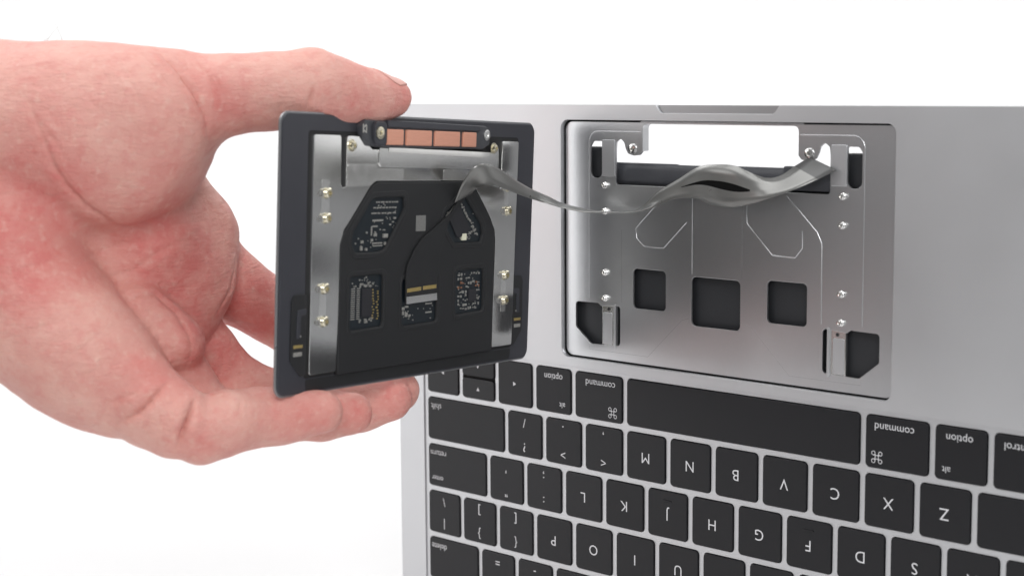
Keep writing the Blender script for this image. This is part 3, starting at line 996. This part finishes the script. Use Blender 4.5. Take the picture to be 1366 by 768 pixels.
def surface_nets(S, lo, vox):
    inside = S < 0
    nx, ny, nz = S.shape
    cnt = np.zeros((nx - 1, ny - 1, nz - 1), np.float32)
    acc = np.zeros((3, nx - 1, ny - 1, nz - 1), np.float32)
    cor = [(i, j, k) for i in (0, 1) for j in (0, 1) for k in (0, 1)]
    sub = lambda A, c: A[c[0]:c[0] + nx - 1, c[1]:c[1] + ny - 1, c[2]:c[2] + nz - 1]
    for c in cor:
        for axis in range(3):
            if c[axis] == 0:
                d = list(c)
                d[axis] = 1
                s0, s1 = sub(S, c), sub(S, d)
                cr = (s0 < 0) != (s1 < 0)
                t = np.where(cr, s0 / np.where(cr, s0 - s1, 1), 0)
                cnt += cr
                for q in range(3):
                    acc[q] += cr * (c[q] + (t if q == axis else 0))
    mask = cnt > 0
    idx = np.full(mask.shape, -1, np.int64)
    idx[mask] = np.arange(mask.sum())
    cell = np.argwhere(mask)
    pos = np.stack([acc[q][mask] / cnt[mask] for q in range(3)], 1) + cell
    verts = pos * vox + lo
    quads = []
    for axis in range(3):
        a, b = [i for i in range(3) if i != axis]
        sl0 = [slice(1, -1)] * 3
        sl0[axis] = slice(0, -1)
        sl1 = list(sl0)
        sl1[axis] = slice(1, None)
        s0, s1 = inside[tuple(sl0)], inside[tuple(sl1)]
        for flip, m in ((False, s0 & ~s1), (True, ~s0 & s1)):
            e = np.argwhere(m)
            if not len(e):
                continue
            e = e + np.array([0 if i == axis else 1 for i in range(3)])
            def ci(da, db):
                c = e.copy()
                c[:, a] += da
                c[:, b] += db
                return idx[c[:, 0], c[:, 1], c[:, 2]]
            q = np.stack([ci(-1, -1), ci(0, -1), ci(0, 0), ci(-1, 0)], 1)
            quads.append(q[:, ::-1] if flip else q)
    return verts, np.concatenate(quads)


GK = {'palm': 1.0, 'thumb': 4.0, 'index': 1.6, 'middle': 1.2, 'ring': 0.8, 'little': 1.2, 'little_end': 0.7, 'pads': 1.3}
VOX = 1.1
S, lo = build_sdf(HAND, VOX)
hv, hq = surface_nets(S, lo, VOX)
del S


def skin_mat():
    m, N, L, B = new_mat('skin')
    tc = N.new('ShaderNodeTexCoord')

    def noise(scale, detail, rough):
        n = N.new('ShaderNodeTexNoise')
        n.inputs['Scale'].default_value = scale
        n.inputs['Detail'].default_value = detail
        n.inputs['Roughness'].default_value = rough
        L.new(tc.outputs['Object'], n.inputs['Vector'])
        return n.outputs['Fac']

    def mix(fac, a, b, blend='MIX'):
        x = N.new('ShaderNodeMix')
        x.data_type = 'RGBA'
        x.blend_type = blend
        for sock, v in (('Factor', fac), ('A', a), ('B', b)):
            if isinstance(v, (int, float)):
                x.inputs[sock].default_value = v
            elif isinstance(v, tuple):
                x.inputs[sock].default_value = v
            else:
                L.new(v, x.inputs[sock])
        return x.outputs['Result']

    def maprange(v, a, b, c, d):
        x = N.new('ShaderNodeMapRange')
        for k, q in zip(('From Min', 'From Max', 'To Min', 'To Max'), (a, b, c, d)):
            x.inputs[k].default_value = q
        L.new(v, x.inputs['Value'])
        return x.outputs['Result']

    vc = N.new('ShaderNodeVertexColor')
    vc.layer_name = 'flush'
    sep = N.new('ShaderNodeSeparateColor')
    L.new(vc.outputs['Color'], sep.inputs['Color'])
    base = mix(maprange(noise(55, 5, 0.6), 0.32, 0.68, 0, 1), (0.67, 0.305, 0.262, 1), (0.75, 0.43, 0.365, 1))
    add = N.new('ShaderNodeMath')
    add.operation = 'MULTIPLY_ADD'
    L.new(maprange(noise(130, 4, 0.65), 0.35, 0.7, 0.45, 1.15), add.inputs[0])
    L.new(sep.outputs['Red'], add.inputs[1])
    L.new(maprange(noise(300, 3, 0.6), 0.5, 0.75, 0.0, 0.35), add.inputs[2])
    add.use_clamp = True
    red = mix(add.outputs[0], base, (0.63, 0.195, 0.175, 1))
    # pale specks of thinner circulation
    pale = mix(maprange(noise(420, 2, 0.5), 0.56, 0.78, 0.0, 0.32), red, (0.78, 0.55, 0.46, 1))
    # skin inside creases is redder
    dk = N.new('ShaderNodeMath')
    dk.operation = 'MULTIPLY'
    dk.inputs[1].default_value = 0.4
    L.new(sep.outputs['Green'], dk.inputs[0])
    fin = mix(dk.outputs[0], pale, (0.56, 0.22, 0.18, 1))
    L.new(fin, B.inputs['Base Color'])
    B.inputs['Roughness'].default_value = 0.52
    B.inputs['Specular IOR Level'].default_value = 0.38
    B.inputs['Subsurface Weight'].default_value = 0.12
    B.inputs['Subsurface Radius'].default_value = (0.0030, 0.0011, 0.0006)
    B.inputs['Subsurface Scale'].default_value = 1.0
    # fine relief: skin cells and short wrinkles
    vo = N.new('ShaderNodeTexVoronoi')
    vo.feature = 'DISTANCE_TO_EDGE'
    vo.inputs['Scale'].default_value = 900
    L.new(tc.outputs['Object'], vo.inputs['Vector'])
    mp = N.new('ShaderNodeMapping')
    mp.inputs['Rotation'].default_value = (0.3, 0.5, 0.4)
    mp.inputs['Scale'].default_value = (1.0, 1.0, 3.2)
    L.new(tc.outputs['Object'], mp.inputs['Vector'])
    wr = N.new('ShaderNodeTexNoise')
    wr.inputs['Scale'].default_value = 260
    wr.inputs['Detail'].default_value = 6
    wr.inputs['Roughness'].default_value = 0.65
    L.new(mp.outputs['Vector'], wr.inputs['Vector'])
    b1 = N.new('ShaderNodeBump')
    b1.inputs['Strength'].default_value = 0.8
    b1.inputs['Distance'].default_value = 0.0007
    L.new(wr.outputs['Fac'], b1.inputs['Height'])
    b2 = N.new('ShaderNodeBump')
    b2.inputs['Strength'].default_value = 0.5
    b2.inputs['Distance'].default_value = 0.0003
    L.new(vo.outputs['Distance'], b2.inputs['Height'])
    L.new(b1.outputs['Normal'], b2.inputs['Normal'])
    L.new(b2.outputs['Normal'], B.inputs['Normal'])
    return m


NAILMAT = simple_mat('nail', (0.68, 0.36, 0.31), 0.38, 0, 0.05, 300)
HAIRMAT = simple_mat('arm_hair', (0.16, 0.09, 0.06), 0.5)

# skin creases (depth, half width, points), flushed areas (centre, radius, amount), world mm
CREASES = [
    (1.00, 1.20, [(57.27, -159.73, 230.15), (62.1, -159.74, 227.41), (65.03, -158.43, 224.71), (67.49, -157.22, 221.29), (69.05, -155.35, 217.87), (69.89, -154.13, 214.55), (70.02, -152.38, 211.21), (69.34, -151.22, 207.85), (67.39, -149.11, 204.42)]),
    (0.30, 0.90, [(57.25, -165.59, 229.68), (61.67, -165.3, 227.17), (64.68, -164.06, 224.71), (67.1, -163.45, 221.74), (68.82, -162.36, 218.78), (69.67, -162.03, 216.67), (70.29, -161.52, 214.55)]),
    (0.30, 0.90, [(60.41, -148.7, 228.9), (64.93, -150.09, 226.34), (67.81, -150.31, 223.84), (70.09, -149.97, 221.25), (71.82, -149.23, 218.67), (72.09, -149.11, 216.53), (72.08, -148.78, 214.38)]),
    (0.25, 0.80, [(68.05, -148.31, 225.34), (70.63, -148.74, 222.42), (72.3, -148.5, 219.52), (73.01, -148.04, 217.48), (73.43, -147.36, 215.44)]),
    (0.20, 0.80, [(64.34, -148.43, 227.32), (67.61, -149.61, 224.59), (69.74, -149.95, 221.89), (71.0, -150.22, 218.14), (71.32, -149.81, 214.39), (70.84, -149.79, 212.24), (70.17, -149.63, 210.09)]),
    (0.14, 1.00, [(52.63, -176.32, 227.15), (58.44, -176.99, 222.16), (62.5, -176.57, 217.24)]),
    (0.14, 1.00, [(51.69, -183.49, 221.5), (57.55, -181.78, 216.15), (61.97, -179.17, 210.82)]),
    (0.14, 1.00, [(54.74, -172.47, 228.4), (60.68, -173.11, 224.12), (64.75, -172.55, 219.91), (67.35, -171.78, 215.21), (68.88, -170.28, 210.5)]),
    (0.14, 0.90, [(60.09, -172.43, 225.17), (64.63, -171.29, 221.47), (67.82, -169.26, 217.79), (69.58, -168.16, 213.08), (70.36, -166.38, 208.33)]),
    (0.12, 1.00, [(45.75, -185.16, 225.32), (51.6, -184.82, 220.05), (56.24, -183.77, 214.82)]),
    (0.12, 0.90, [(64.62, -169.36, 223.03), (68.4, -167.79, 217.77), (70.42, -165.0, 212.5)]),
    (0.70, 1.30, [(42.09, -193.91, 219.1), (43.97, -193.84, 216.7), (45.59, -193.62, 214.31), (47.89, -193.1, 209.84), (49.66, -192.25, 205.37), (50.67, -191.28, 201.29), (51.14, -189.98, 197.17), (51.72, -188.55, 194.61), (52.01, -186.93, 192.02), (52.56, -184.15, 189.05), (52.28, -180.82, 185.98), (51.8, -175.82, 183.09), (48.72, -169.04, 179.9), (48.74, -164.09, 178.8), (49.67, -159.7, 177.78), (50.81, -155.87, 177.92), (51.26, -151.53, 177.98)]),
    (0.30, 1.00, [(47.77, -192.98, 210.77), (50.2, -191.65, 207.65), (52.34, -190.15, 204.52), (53.71, -188.78, 200.85), (54.64, -187.14, 197.16)]),
    (0.25, 0.90, [(51.1, -149.78, 178.75), (50.56, -146.68, 178.97), (49.52, -143.2, 179.15), (47.94, -139.42, 179.28), (46.49, -135.71, 179.43)]),
    (0.35, 1.00, [(51.8, -179.7, 165.05), (49.02, -174.68, 164.94), (45.06, -168.8, 164.68), (45.68, -165.71, 165.34), (47.18, -163.18, 166.12), (49.42, -160.02, 168.79), (51.07, -156.45, 171.4), (51.78, -153.31, 172.66), (51.87, -149.7, 173.85), (51.01, -144.87, 174.24), (49.2, -139.27, 174.54)]),
    (0.22, 0.90, [(47.05, -179.89, 170.79), (42.71, -170.79, 171.98), (45.44, -166.09, 174.01), (48.71, -161.13, 174.61), (51.02, -155.47, 175.12)]),
    (0.60, 1.30, [(56.15, -172.88, 157.16), (52.48, -167.59, 157.85), (52.75, -164.89, 159.16), (53.33, -162.43, 159.08), (53.21, -159.47, 158.89), (55.08, -157.32, 156.16), (56.92, -155.14, 153.42), (59.23, -154.63, 150.33), (61.1, -153.81, 147.18), (61.79, -153.86, 144.8), (61.83, -153.46, 142.29), (61.23, -154.18, 139.86), (59.76, -154.29, 137.24), (58.62, -155.31, 135.0)]),
    (1.60, 1.50, [(73.08, -169.02, 136.72), (73.33, -170.1, 136.47), (73.47, -171.1, 136.19), (73.92, -173.1, 135.01), (73.96, -174.82, 133.75), (73.3, -177.2, 131.65), (71.92, -179.09, 129.4), (68.69, -181.08, 127.45), (63.86, -182.06, 125.13)]),
    (2.40, 1.50, [(78.8, -164.55, 132.04), (79.46, -165.43, 131.49), (79.97, -166.21, 130.91), (80.53, -167.03, 130.02), (80.92, -167.73, 129.1), (81.2, -168.48, 128.18), (81.35, -169.13, 127.22), (81.36, -169.96, 125.85), (81.17, -170.64, 124.42), (80.87, -171.11, 123.17), (80.43, -171.48, 121.88), (79.62, -171.48, 119.94), (78.33, -171.16, 117.87)]),
    (0.35, 1.00, [(82.53, -151.82, 130.7), (84.2, -153.41, 129.17), (85.23, -154.52, 127.5), (85.97, -154.62, 125.75), (86.37, -154.45, 123.93)]),
    (0.30, 1.00, [(83.16, -149.89, 130.06), (84.6, -151.32, 128.69), (85.55, -152.37, 127.22), (86.13, -152.46, 125.78), (86.47, -152.37, 124.28)]),
    (0.25, 1.00, [(60.35, -192.84, 138.44), (62.81, -190.0, 140.25), (64.56, -186.7, 141.93), (64.95, -185.32, 143.18), (65.16, -183.82, 144.4)]),
    (0.30, 1.00, [(63.05, -186.21, 130.8), (66.15, -182.77, 132.31), (69.59, -179.57, 133.88), (70.44, -177.83, 135.67), (70.8, -175.76, 137.36)]),
    (0.20, 1.00, [(56.95, -196.88, 144.51), (59.74, -193.79, 146.0), (61.75, -190.22, 147.37), (62.23, -187.41, 149.73), (62.07, -184.18, 152.0)]),
    (0.15, 1.00, [(51.81, -200.44, 152.84), (54.55, -197.35, 153.81), (56.76, -193.93, 154.7), (57.33, -190.61, 157.04), (57.07, -186.74, 159.27)]),
    (0.90, 1.00, [(45.22, -124.09, 165.95), (46.06, -125.1, 163.85), (46.95, -126.13, 161.77), (47.89, -127.5, 159.61), (48.19, -128.38, 157.37), (48.88, -130.7, 155.19), (49.07, -132.63, 152.95), (49.08, -133.83, 151.56), (49.02, -134.96, 150.16)]),
    (0.90, 1.10, [(86.77, -125.72, 219.96), (86.59, -126.04, 218.33), (86.25, -126.23, 216.71), (85.46, -126.47, 214.76), (84.36, -126.47, 212.79)]),
    (0.25, 0.80, [(87.65, -124.22, 219.29), (87.44, -124.51, 217.78), (87.06, -124.66, 216.26), (86.39, -124.71, 214.52), (85.47, -124.55, 212.77)]),
    (0.30, 0.90, [(46.54, -130.12, 137.41), (46.78, -130.96, 135.17), (46.68, -131.54, 132.87), (45.95, -132.65, 130.57)]),
    (0.20, 0.90, [(80.26, -134.07, 211.59), (81.63, -133.99, 213.98), (82.52, -133.53, 216.36)]),
    (0.15, 0.90, [(74.46, -140.54, 209.94), (75.39, -141.86, 212.13), (75.81, -142.78, 214.31)]),
    (0.15, 0.90, [(71.94, -144.06, 208.91), (73.13, -145.15, 211.1), (73.82, -145.87, 213.27)]),
]
BLUSH = [
    ((42.42, -198.24, 181.49), 26.0, 1.00),
    ((48.26, -197.67, 167.03), 18.0, 0.50),
    ((49.67, -192.16, 202.44), 16.0, 0.35),
    ((46.35, -132.93, 135.37), 16.0, 1.00),
    ((52.01, -149.64, 170.94), 20.0, 0.80),
    ((50.38, -158.81, 179.31), 16.0, 0.50),
    ((50.2, -147.56, 155.91), 18.0, 0.80),
    ((40.98, -115.11, 151.95), 20.0, 1.00),
    ((36.22, -111.77, 141.45), 14.0, 0.60),
    ((90.46, -136.61, 123.97), 14.0, 0.70),
    ((85.61, -110.67, 121.07), 10.0, 0.80),
    ((78.96, -85.87, 119.71), 12.0, 0.80),
    ((85.47, -88.28, 216.32), 9.0, 0.70),
    ((88.37, -112.26, 213.91), 12.0, 0.60),
    ((71.22, -149.84, 218.67), 12.0, 0.60),
    ((61.59, -151.69, 141.61), 14.0, 0.70),
    ((64.94, -164.53, 191.17), 14.0, 0.45),
    ((79.85, -171.38, 120.28), 12.0, 0.40),
    ((83.76, -161.44, 117.05), 12.0, 0.40),
    ((66.88, -181.73, 139.42), 14.0, 0.30),
    ((53.52, -185.48, 191.79), 10.0, 0.35),
    ((72.55, -147.08, 212.21), 10.0, 0.50),
    ((71.0, -172.07, 138.62), 10.0, 0.60),
]
NAIL = [(86.71, -102.56, 221.63), (85.07, -94.06, 221.05), (83.56, -86.43, 219.76)]


NAIL_C = np.array((80.4, -90.81, 217.27), np.float32)
HAIRS = [
    ((24.17, -174.85, 233.05), (0.103, 0.509, 0.854), 10.33, (1.8, 1.8, -1.5)),
    ((25.45, -173.63, 233.04), (0.347, 0.839, 0.42), 6.32, (0.9, 0.9, -0.75)),
    ((23.53, -175.45, 233.06), (0.037, 0.706, 0.707), 5.02, (1.2, 1.2, -1.0)),
    ((27.71, -171.53, 232.8), (-0.519, 0.109, 0.848), 6.05, (-0.9, -0.9, 0.75)),
    ((20.62, -178.17, 233.31), (0.205, 0.875, 0.439), 4.57, (0.6, 0.6, -0.5)),
]
me = bpy.data.meshes.new('hand_base')
me.from_pydata((hv * MM).tolist(), [], hq.tolist())
me.update()
hand = bpy.data.objects.new('hand', me)
COL.objects.link(hand)
bm = bmesh.new()
bm.from_mesh(me)
bmesh.ops.recalc_face_normals(bm, faces=bm.faces)
for _ in range(2):
    bmesh.ops.smooth_vert(bm, verts=bm.verts, factor=0.5, use_axis_x=True, use_axis_y=True, use_axis_z=True)
bm.to_mesh(me)
bm.free()
def subdivide_quads(v, q):
    """one step of Catmull-Clark on a closed quad mesh"""
    n = len(v)
    e = np.concatenate([q[:, [0, 1]], q[:, [1, 2]], q[:, [2, 3]], q[:, [3, 0]]])
    e.sort(axis=1)
    key, inv = np.unique(e[:, 0].astype(np.int64) * n + e[:, 1], return_inverse=True)
    inv = inv.ravel()
    ea, eb = key // n, key % n
    ne, nf = len(key), len(q)
    fc = v[q].mean(1)
    fsum = np.zeros((ne, 3))
    fcnt = np.zeros(ne)
    fid = np.tile(np.arange(nf), 4)
    for i in range(3):
        fsum[:, i] = np.bincount(inv, fc[fid, i], ne)
    fcnt = np.bincount(inv, minlength=ne)
    emid = (v[ea] + v[eb]) / 2
    ep = np.where(fcnt[:, None] == 2, (v[ea] + v[eb] + fsum) / 4, emid)
    val = np.bincount(q.ravel(), minlength=n).astype(float)
    F_ = np.stack([np.bincount(q.ravel(), np.repeat(fc[:, i], 4), n) for i in range(3)], 1) / val[:, None]
    ev = np.bincount(np.concatenate([ea, eb]), minlength=n).astype(float)
    R_ = np.stack([np.bincount(np.concatenate([ea, eb]), np.concatenate([emid[:, i]] * 2), n) for i in range(3)], 1) / ev[:, None]
    nn = val[:, None]
    vp = (F_ + 2 * R_ + (nn - 3) * v) / nn
    em = n + inv.reshape(4, nf).T
    fi = n + ne + np.arange(nf)
    nq = np.concatenate([np.stack([q[:, i], em[:, i], fi, em[:, i - 1]], 1) for i in range(4)])
    return np.concatenate([vp, ep, fc]), nq


v0 = np.empty(len(me.vertices) * 3, np.float32)
me.vertices.foreach_get('co', v0)
q0 = np.empty(len(me.loops), np.int32)
me.loops.foreach_get('vertex_index', q0)
v1, q1 = subdivide_quads(v0.reshape(-1, 3).astype(np.float64), q0.reshape(-1, 4))
me = bpy.data.meshes.new('hand')
me.vertices.add(len(v1))
me.vertices.foreach_set('co', v1.astype(np.float32).ravel())
me.loops.add(q1.size)
me.loops.foreach_set('vertex_index', q1.astype(np.int32).ravel())
me.polygons.add(len(q1))
me.polygons.foreach_set('loop_start', np.arange(0, q1.size, 4, dtype=np.int32))
me.update(calc_edges=True)
me.validate()
hand.data = me
nv = len(me.vertices)
co = np.empty(nv * 3, np.float32)
no = np.empty(nv * 3, np.float32)
me.vertices.foreach_get('co', co)
me.vertices.foreach_get('normal', no)
co = co.reshape(-1, 3) * 1000.0
no = no.reshape(-1, 3)


def poly_dist(P, pts):
    """distance to a polyline and a fade that tapers its ends"""
    pts = np.array(pts, np.float32)
    seg = np.linalg.norm(np.diff(pts, axis=0), axis=1)
    cum = np.concatenate([[0], np.cumsum(seg)])
    best = np.full(len(P), 1e9, np.float32)
    par = np.zeros(len(P), np.float32)
    for i in range(len(seg)):
        d = pts[i + 1] - pts[i]
        t = np.clip(((P - pts[i]) @ d) / (d @ d + 1e-9), 0, 1)
        r = np.linalg.norm(P - pts[i] - t[:, None] * d, axis=1)
        m = r < best
        best[m] = r[m]
        par[m] = (cum[i] + t * seg[i])[m]
    u = par / cum[-1]
    return best, np.clip(np.minimum(u, 1 - u) / 0.4, 0.0, 1) ** 0.8


disp = np.zeros(nv, np.float32)
crs = np.zeros(nv, np.float32)
for dp, w, pts in CREASES:
    a = np.array(pts, np.float32)
    box = np.all((co > a.min(0) - 6) & (co < a.max(0) + 6), axis=1)
    if not box.any():
        continue
    ids = np.nonzero(box)[0]
    dist, fade = poly_dist(co[ids], pts)
    wig = 0.9 + 0.1 * np.sin(co[ids][:, 0] * 1.7 + co[ids][:, 2] * 2.3)
    g = -np.exp(-(dist / (0.55 * w)) ** 1.5) + 0.32 * np.exp(-((dist - 2.1 * w) / (1.3 * w)) ** 2)
    disp[ids] += dp * fade * wig * g
    crs[ids] = np.maximum(crs[ids], min(1.0, dp * 1.2) * fade * np.exp(-(dist / (0.5 * w)) ** 2))
# soft unevenness of flesh
disp += 0.10 * np.sin(co[:, 0] * 0.55 + 1.3 * np.sin(co[:, 2] * 0.35)) * np.sin(co[:, 2] * 0.62 + np.sin(co[:, 1] * 0.4))
co2 = co + no * disp[:, None]
me.vertices.foreach_set('co', (co2 * MM).ravel())
# flushed skin: redness stored per vertex
red = np.zeros(nv, np.float32)
for c, r, a in BLUSH:
    d2 = ((co - np.array(c, np.float32)) ** 2).sum(1) / (r * r)
    red += a * np.exp(-d2 * 1.6)
red = np.clip(red, 0, 1)
at_ = me.color_attributes.new('flush', 'FLOAT_COLOR', 'POINT')
buf = np.ones((nv, 4), np.float32)
buf[:, 0] = red
buf[:, 1] = crs
at_.data.foreach_set('color', buf.ravel())
me.update()
me.polygons.foreach_set('use_smooth', [True] * len(me.polygons))
me.materials.clear()
me.materials.append(skin_mat())
tag(hand, 'bare left hand gripping the trackpad between thumb on top and curled fingers below', 'hand')

# thumb nail: a thin plate lifted off the skin on top of the thumb tip
nb, nm, nt = [np.array(v, np.float32) for v in NAIL]
axis = (nt - nb) / np.linalg.norm(nt - nb)
upv = np.array((-0.45, 0.48, 0.75), np.float32)
upv = upv - axis * (upv @ axis)
upv /= np.linalg.norm(upv)
side = np.cross(axis, upv)
cen = NAIL_C
rel = co2 - cen
la, ls, lu = rel @ axis, rel @ side, rel @ upv
inn = (lu > -0.5) & ((la / 6.4) ** 4 + (ls / 5.0) ** 4 < 1.0)
polys = np.empty(len(me.loops), np.int32)
me.loops.foreach_get('vertex_index', polys)
polys = polys.reshape(-1, 4)
sel = polys[inn[polys].all(1)]
if len(sel):
    used = np.unique(sel)
    remap = {int(u): i for i, u in enumerate(used)}
    nvv = co2[used] + no[used] * 0.2
    nail = put('thumb_nail', nvv.tolist(), [tuple(remap[int(i)] for i in q) for q in sel], NAILMAT, hand, smooth=True, angle=80)
    nmd = nail.modifiers.new('t', 'SOLIDIFY')
    nmd.thickness = 0.0005
    nmd.offset = -0.6

# a few fine hairs standing up from the back of the wrist
V, F = [], []
for root, dirv, ln, bend in HAIRS:
    r = np.array(root)
    d = np.array(dirv, float)
    d /= np.linalg.norm(d)
    bv_ = np.array(bend, float)
    base = len(V)
    for k in range(9):
        t = k / 8
        c = r + d * ln * t + bv_ * t * t
        rad_ = 0.075 * (1 - 0.7 * t)
        for q in range(3):
            th = 2 * math.pi * q / 3
            V.append((c[0] + rad_ * math.cos(th), c[1] + rad_ * math.sin(th), c[2]))
    for k in range(8):
        for q in range(3):
            F.append((base + k * 3 + q, base + k * 3 + (q + 1) % 3, base + k * 3 + 3 + (q + 1) % 3, base + k * 3 + 3 + q))
hairs = put('hair', V, F, HAIRMAT, hand)
tag(hairs, kind='stuff')
